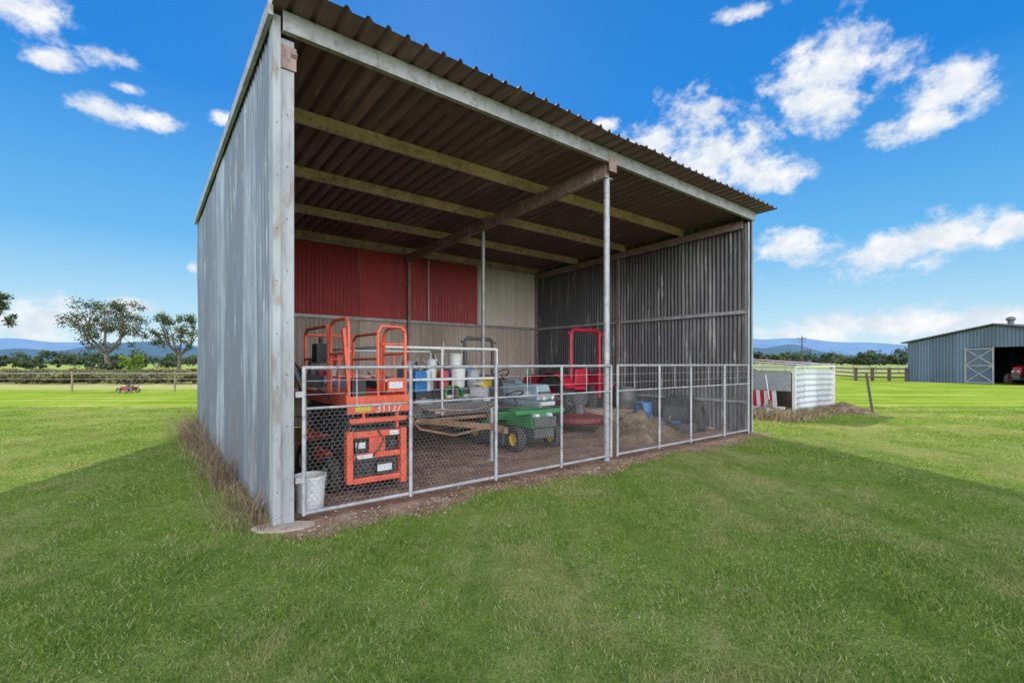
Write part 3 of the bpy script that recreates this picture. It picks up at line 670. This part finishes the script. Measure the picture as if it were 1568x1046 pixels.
g=G(); g.beam((9.9,12.9,0),(9.75,12.95,1.15),.05,.05); g.obj('leaning_fence_post',timber_dk)
mound('soil_heap',Matrix.Translation((9.5,13.4,0)),.75,.22,straw,5)
ns=4200; r_=rng.uniform(-1.3,3.6,ns); q_=-np.abs(rng.normal(0,.25,ns))-.03
stalks('dry_weeds',np.stack([r_,q_],1),rng.uniform(.04,.22,ns)*(1+.6*np.sin(r_*5)),drym,.007,BM,1.8)
ns=2600; r_=rng.normal(-.8,.4,ns); q_=rng.uniform(-.5,2.2,ns)
stalks('dry_weeds',np.stack([r_,q_],1),rng.uniform(.06,.36,ns),drym,.007,BM,1.6)
# ------------------------------------------------------------------ far barn
A=Vector((30.3,36,0)); ea=math.atan2(-.958,.285)
BNM=Matrix.Translation(A)@Matrix.Rotation(ea,4,'Z')
e=empty('farm_barn',BNM)
barnm=corrmat('barn_cladding',(.115,.155,.22),(.07,.095,.14),0,rust=.05,metal=.05)
bw=10.6
def bz(x): return 2.95+ (1-abs(x-bw/2)/(bw/2))*.98
def panel(x0,x1,zb):
    corr('front_wall',barnm,0,0,x0,x1,zb,lambda x:bz(x)-.05,e,pitch=.2,amp=.02,seg=4)
panel(0,3.7,.0); panel(3.7,6.9,2.45); panel(6.9,bw,0)
for x in(0,bw):
    o=corr('side_wall',barnm,1,x,0,12,0,2.9,e,pitch=.2,amp=.02,seg=4)
corr('rear_wall',barnm,0,12,0,bw,0,lambda x:bz(x)-.05,e,pitch=.2,amp=.02,seg=4)
g=G()
for x0,x1 in((-.3,bw/2),(bw/2,bw+.3)):
    f=lambda x: 2.95+(1-abs(x-bw/2)/(bw/2))*.98
    g.add([(x0,-.3,f(x0)),(x1,-.3,f(x1)),(x1,12.3,f(x1)),(x0,12.3,f(x0)),(x0,-.3,f(x0)+.08),(x1,-.3,f(x1)+.08),(x1,12.3,f(x1)+.08),(x0,12.3,f(x0)+.08)],[(0,3,2,1),(4,5,6,7),(0,1,5,4),(2,3,7,6)])
g.cyl((bw/2,1.5,4.0),(bw/2,1.5,4.2),.16,n=14); g.lathe((bw/2,1.5,4.2),(0,0,1),[(.16,0),(.25,.08),(.23,.2),(.1,.28),(0,.29)],16)
g.obj('roof',darkst,e)
g=G()
for x in(3.7,5.2,6.9): g.box(x-.035,x+.035,-.10,-.03,0,2.45)
g.box(3.76,5.14,-.09,-.04,.05,.12);g.box(3.76,5.14,-.09,-.04,1.2,1.26);g.box(3.76,5.14,-.09,-.04,2.33,2.4)
g.beam((3.76,-.06,.15),(5.14,-.06,1.2),.04,.05);g.beam((3.76,-.05,1.2),(5.14,-.05,.15),.04,.05);g.beam((3.76,-.06,1.3),(5.14,-.06,2.3),.04,.05);g.beam((3.76,-.05,2.3),(5.14,-.05,1.3),.04,.05)
g.obj('braced_door_frame',galv,e)
g=G(); g.box(3.76,5.14,-.035,-.03,.0,2.4); g.obj('door_leaf',barnm,e)
tractor('red_tractor',BNM@Matrix.Translation((6.0,1.0,0)),redp,redp,redp,redp,1.1)
# ------------------------------------------------------------------ fences, pole
e=empty('timber_rail_fence',Matrix()); g=G()
a=Vector((27.2,37.2,0));b2=Vector((30.2,36.0,0))
for k in range(4):
    p=a.lerp(b2,k/3); g.box(p.x-.08,p.x+.08,p.y-.08,p.y+.08,0,1.05)
for z in(.3,.62,.95): g.beam(a+Vector((0,-.1,z)),b2+Vector((0,-.1,z)),.04,.12)
a=Vector((27.2,37.2,0));b2=Vector((30.5,45,0))
for z in(.3,.62,.95): g.beam(a+Vector((0,0,z)),b2+Vector((0,0,z)),.04,.12)
g.obj('posts_and_rails',timber_dk,e)
g=G()
for k in range(8):
    x=-36+k*4.9; 
    g.cyl((x,23.2+.02*x,0),(x+rng.uniform(-.04,.04),23.2+.02*x,1.0),.045,.04,n=8)
g2=G()
for z in(.35,.62,.9): g2.cyl((-36,22.5,z),(.8,23.2,z),.008 if z<.9 else .018,n=6)
e=empty('wire_fence',Matrix()); g.obj('fence_posts',timber,e); g2.obj('fence_wires',galv,e)
g=G();g2=G()
for k in range(26):
    x=18+k*3; g.cyl((x,62,0),(x,62,1.15),.07,n=6)
for z in(.5,1.05): g2.cyl((18,62,z),(93,62,z),.025,n=5)
e=empty('wire_fence',Matrix()); g.obj('fence_posts',timber,e); g2.obj('fence_wires',galv,e)
g=G(); g.cyl((74,120,0),(74,120,8.3),.17,.12,n=8); g.box(72.9,75.1,119.9,120.1,7.5,7.7); g.box(73.1,74.9,119.9,120.1,6.8,6.95)
for x in(73,74.3,75): g.cyl((x,120,7.7),(x,120,7.95),.07,n=6)
g.obj('power_pole',timber_dk)
e=empty('push_mower',Matrix.Translation((-18.2,22.3,0))); g=G(); g.taper(-.3,.3,-.22,.22,.1,.28,.05,.05,.05); g.obj('deck',reddk,e); g=G();g2=G()
for x in(-.26,.26):
    for y in(-.25,.25): tyre(g,g2,(x,y,.12),(0,1,0),.12,.06)
g.tube([(.28,-.18,.25),(.8,-.18,.85),(.8,.18,.85),(.28,.18,.25)],.015); g.cyl((0,0,.28),(0,0,.4),.09)
g.obj('wheels_handle_engine',darkst,e)
# ------------------------------------------------------------------ trees
bark=earth('bark',(.08,.065,.055),(.15,.125,.105),(.24,.21,.18),2)
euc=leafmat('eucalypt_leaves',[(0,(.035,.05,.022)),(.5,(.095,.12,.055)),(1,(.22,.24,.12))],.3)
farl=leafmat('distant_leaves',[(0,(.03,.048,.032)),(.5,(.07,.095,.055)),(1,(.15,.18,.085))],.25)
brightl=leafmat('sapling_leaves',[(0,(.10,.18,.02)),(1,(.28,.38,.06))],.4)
def leaves(C,R,per,size,flat=.6):
    C=np.asarray(C);R=np.asarray(R);idx=np.repeat(np.arange(len(C)),per);n=len(idx)
    d=rng.normal(0,1,(n,3)); d/=np.linalg.norm(d,axis=1)[:,None]; rr=rng.uniform(0,1,n)**.6
    P=C[idx]+d*(rr*R[idx])[:,None]*np.array([1,1,flat])
    a=rng.normal(0,1,(n,3));a/=np.linalg.norm(a,axis=1)[:,None]; b=np.cross(a,rng.normal(0,1,(n,3)));b/=np.linalg.norm(b,axis=1)[:,None]
    s=(size*rng.uniform(.6,1.4,n))[:,None]
    V=np.stack([P-a*s,P+b*s*.45,P+a*s,P-b*s*.45],1).reshape(-1,3)
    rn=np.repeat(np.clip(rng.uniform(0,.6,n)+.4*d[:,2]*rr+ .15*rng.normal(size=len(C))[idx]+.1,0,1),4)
    return V,np.arange(4*n).reshape(-1,4),rn
def tree(name,x,y,H,Wd,trunk=.35,clumps=30,per=170,size=.2,base=.3,seed=1,lm=euc,low=.35,cr=(.06,.12)):
    global rng
    keep=rng; rng=np.random.default_rng(seed); rd=random.Random(seed)
    e=empty(name,Matrix.Translation((x,y,0))); g=G()
    fork=Vector((rd.uniform(-.3,.3),0,H*base)); g.tube([(0,0,-.1),(.05,0,H*base*.5),fork],[trunk,trunk*.8,trunk*.7],9)
    mains=[];C=[];R=[]
    nm=6
    for i in range(nm):
        a=2*math.pi*i/nm+rd.uniform(-.4,.4); rad=Wd*.5*rd.uniform(.35,.6); z=H*rd.uniform(.58,.8)
        p=Vector((math.cos(a)*rad,math.sin(a)*rad,z)); mid=fork.lerp(p,.5)+Vector((math.cos(a),math.sin(a),-.4))*.06*Wd
        g.tube([fork,mid,p],[trunk*.5,trunk*.33,trunk*.16],7); mains.append((mid,p))
    for i in range(clumps):
        a=rd.uniform(0,6.283); q=rd.uniform(.15,1)**.6; 
        z=H*(low+.05+(1-low-.1)*rd.uniform(0,1)**.7); prof=math.sqrt(max(.05,1-((z/H-.66)/.42)**2)); 
        c=Vector((math.cos(a)*q*Wd*.46*prof,math.sin(a)*q*Wd*.46*prof,z)); C.append(tuple(c)); R.append(Wd*rd.uniform(*cr))
        mid,p=min(mains,key=lambda m:(m[1]-c).length); st=mid.lerp(p,rd.uniform(.3,1)); 
        g.tube([st,st.lerp(c,.5)+Vector((0,0,.04*H*rd.uniform(-1,.6))),c],[trunk*.13,trunk*.08,trunk*.03],5)
    g.obj('trunk_and_limbs',bark,e,smooth=True)
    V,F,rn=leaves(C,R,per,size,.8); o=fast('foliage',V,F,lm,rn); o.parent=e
    rng=keep
tree('gum_tree',-62.0,72,11.2,11.4,.42,90,70,.16,.24,3,low=.28,cr=(.055,.12))
tree('gum_tree',-59.5,84,10.2,9.6,.38,70,70,.16,.26,5,low=.3,cr=(.055,.12))
tree('gum_tree',-69.6,62,11.0,6.5,.35,40,90,.16,.45,9,low=.5,cr=(.07,.15))
tree('sapling',-19.4,24,1.9,1.1,.035,20,50,.05,.35,4,brightl,cr=(.1,.17))
def mass(name,items,per,size,mat,flat=.8):
    C=[];R=[]
    for (x,y,h,w) in items:
        for k in range(5):
            C.append((x+rng.normal(0,w*.3),y+rng.normal(0,w*.2),h*rng.uniform(.3,.85))); R.append(w*rng.uniform(.2,.36))
    V,F,rn=leaves(C,R,per,size,flat); V[:,2]=np.abs(V[:,2]); return fast(name,V,F,mat,rn)
items=[]
for k in range(520):
    y=rng.uniform(260,460); x=rng.uniform(-1.3,1.5)*y; h=rng.uniform(3,6.5)*(1 if rng.random()<.85 else 1.5)*(1.45 if x>0 else 1.1); items.append((x,y,h,h*rng.uniform(.8,1.8)))
mass('distant_trees',items,36,.9,farl)
items=[]
for k in range(30):
    y=rng.uniform(60,140); x=rng.uniform(-1.3,-.66)*y; h=rng.uniform(1.0,2.6); items.append((x,y,h,h*rng.uniform(.9,1.7)))
mass('shrubs',items,110,.2,farl)
items=[]
for k in range(18):
    y=rng.uniform(140,220); x=rng.uniform(.55,1.2)*y; h=rng.uniform(3,6); items.append((x,y,h,h*rng.uniform(.9,1.3)))
mass('paddock_trees',items,110,.45,farl)
reed=leafmat('reeds_mat',[(0,(.09,.075,.04)),(.5,(.19,.165,.08)),(1,(.26,.27,.11))],.3)
items=[]
for k in range(420):
    y=rng.uniform(31,54); x=rng.uniform(-1.35,-.60)*y; items.append((x,y,rng.uniform(.4,.9),rng.uniform(.8,1.8)))
mass('reeds',items,55,.11,reed,.5)
# hills
def hills(name,dist,seed,colr,lo,hi,fr=3.3):
    r=np.random.default_rng(seed); xs=np.linspace(-dist*2,dist*2,600); z=np.zeros(600)
    for k in range(1,12):
        z+=np.sin(xs/dist*fr*k+r.uniform(0,6.3))/k**1.05
    z=(z-z.min())/(z.max()-z.min()); z=lo+z*(hi-lo)
    V=[];F=[]
    for j,(f,dy) in enumerate(((0,0),(.6,dist*.06),(1,dist*.14),(0,dist*.3))):
        V+= [(x,dist+dy,-2+ (zz+2)*f) for x,zz in zip(xs,z)]
    for j in range(3):
        for i in range(599): a=j*600+i; F.append((a,a+1,a+601,a+600))
    mm,nt,b=newmat(name+'_mat');N=NT(nt); pos=N.n('ShaderNodeNewGeometry').outputs['Position']
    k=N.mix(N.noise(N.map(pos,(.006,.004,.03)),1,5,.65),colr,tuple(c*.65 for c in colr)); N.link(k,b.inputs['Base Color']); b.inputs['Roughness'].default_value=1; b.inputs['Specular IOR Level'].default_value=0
    o=fast(name,V,F,mm)
    for p in o.data.polygons:p.use_smooth=True
hills('hills',3000,11,(.19,.32,.50),90,215)  # blue distance haze is put into the base colour of both ridges
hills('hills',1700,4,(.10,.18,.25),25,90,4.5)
# ------------------------------------------------------------------ world
el=math.radians(35); az=math.atan2(-.17,1)
w=bpy.data.worlds.new('World'); scene.world=w; w.use_nodes=True; nt=w.node_tree; N=NT(nt)
bg=nt.nodes['Background']
sky=N.n('ShaderNodeTexSky',sky_type='NISHITA'); sky.sun_disc=False; sky.sun_elevation=el; sky.sun_rotation=az; sky.air_density=1; sky.dust_density=.3; sky.ozone_density=2
tc=N.n('ShaderNodeTexCoord').outputs['Generated']; sp=N.n('ShaderNodeSeparateXYZ'); N.link(tc,sp.inputs[0]); dx,dy,dz=sp.outputs
AZ=N.math('ARCTAN2',dx,dy); EL=N.math('ARCSINE',dz)
K=1/.15
grad=N.ramp(N.math('MULTIPLY',EL,1/1.3,clamp=True),[(0,(.68,.84,.93)),(.06,(.47,.75,.92)),(.17,(.13,.48,.88)),(.36,(.005,.24,.75)),(1,(.0,.12,.48))])
grad=N.mix(1.0,grad,(K,K,K),'MULTIPLY')
skyc=N.mix(.94,sky.outputs[0],grad)
cmb=N.n('ShaderNodeCombineXYZ'); N.link(AZ,cmb.inputs[0]); N.link(N.math('MULTIPLY',EL,1.35),cmb.inputs[1])
n1=N.noise(cmb.outputs[0],9,7,.62,.2); n2=N.noise(cmb.outputs[0],3.5,2,.5)
wx=N.math('MULTIPLY',N.math('SUBTRACT',n2,.5),.04)
blobs=[(45,20,85,48),(80,88,45,22),(175,88,62,18),(170,165,52,18),(235,182,64,16),(338,180,22,12),(292,408,14,10),(205,135,22,10),
(1262,100,92,56),(1245,165,66,50),(1375,95,55,34),(1455,135,84,48),(1400,195,68,26),(1060,180,62,42),(1120,235,105,54),(1170,265,85,32),(1010,215,50,30),
(1215,382,76,34),(1370,388,100,36),(1450,362,80,32),(1555,352,66,30),(1340,500,200,28),(1520,490,170,28),(60,490,150,38),(200,470,60,14),(1150,18,50,16),(925,190,25,12),(-200,250,100,70),(1850,300,150,80)]
mx=None
for (x,y,a,b) in blobs:
    X=(x-784)/720; Z=(556-y)/720; A0=math.atan(X); r=math.hypot(1,X); E0=math.atan2(Z,r)
    ra=a/720/(1+X*X); rb=b/720/r*math.cos(E0)**2
    u=N.math('MULTIPLY',N.math('SUBTRACT',N.math('ADD',AZ,wx),A0),1/ra); v=N.math('MULTIPLY',N.math('SUBTRACT',N.math('ADD',EL,N.math('MULTIPLY',wx,.5)),E0),1/rb)
    d=N.math('SUBTRACT',1,N.math('SQRT',N.math('ADD',N.math('MULTIPLY',u,u),N.math('MULTIPLY',v,v))))
    mx=N.math('MAXIMUM',d,-1) if mx is None else N.math('MAXIMUM',mx,d)
back=N.math('ADD',N.math('MULTIPLY',dy,-1.6),-.1)  # unseen cloud bank behind the camera, added as fill for the shade
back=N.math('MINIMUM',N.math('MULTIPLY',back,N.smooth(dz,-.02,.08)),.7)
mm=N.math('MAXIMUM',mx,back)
n3=N.noise(cmb.outputs[0],24,6,.65,.1)
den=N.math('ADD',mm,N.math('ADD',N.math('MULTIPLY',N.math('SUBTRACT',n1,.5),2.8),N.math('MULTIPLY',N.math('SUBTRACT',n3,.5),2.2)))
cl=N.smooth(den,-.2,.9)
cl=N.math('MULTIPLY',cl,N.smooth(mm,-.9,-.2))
shade=N.smooth(N.noise(N.map(cmb.outputs[0],(1,1,1),(.0,-.02,0)),16,5,.6),.35,.68)
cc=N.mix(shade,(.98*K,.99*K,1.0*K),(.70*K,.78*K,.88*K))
bright=N.math('ADD',1,N.math('MULTIPLY',N.smooth(dy,.1,-.6),N.math('ADD',1.2,N.math('MULTIPLY',N.smooth(dz,.75,.2),3.4))))  # extra brightness for the added rear bank, strongest low down to fill shade
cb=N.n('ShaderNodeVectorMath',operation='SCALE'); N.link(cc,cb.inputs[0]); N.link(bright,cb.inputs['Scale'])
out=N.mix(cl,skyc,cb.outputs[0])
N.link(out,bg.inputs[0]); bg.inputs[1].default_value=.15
sd=Vector((math.sin(az)*math.cos(el),math.cos(az)*math.cos(el),math.sin(el)))
li=bpy.data.lights.new('sun','SUN'); li.energy=4.8; li.angle=math.radians(.6); li.color=(1,.94,.84)
so=bpy.data.objects.new('sun',li); col.objects.link(so); so.rotation_euler=sd.to_track_quat('Z','Y').to_euler(); so.location=(0,0,30)
# camera
cam=bpy.data.cameras.new('camera'); cam.lens=36*720/1568; cam.sensor_width=36; cam.shift_y=33/1568; cam.clip_end=20000; cam.clip_start=.05
co=bpy.data.objects.new('camera',cam); col.objects.link(co); co.location=(0,0,1.4); co.rotation_euler=(math.pi/2,0,0); scene.camera=co
scene.view_settings.view_transform='Standard'
try: scene.view_settings.look='None'
except: pass
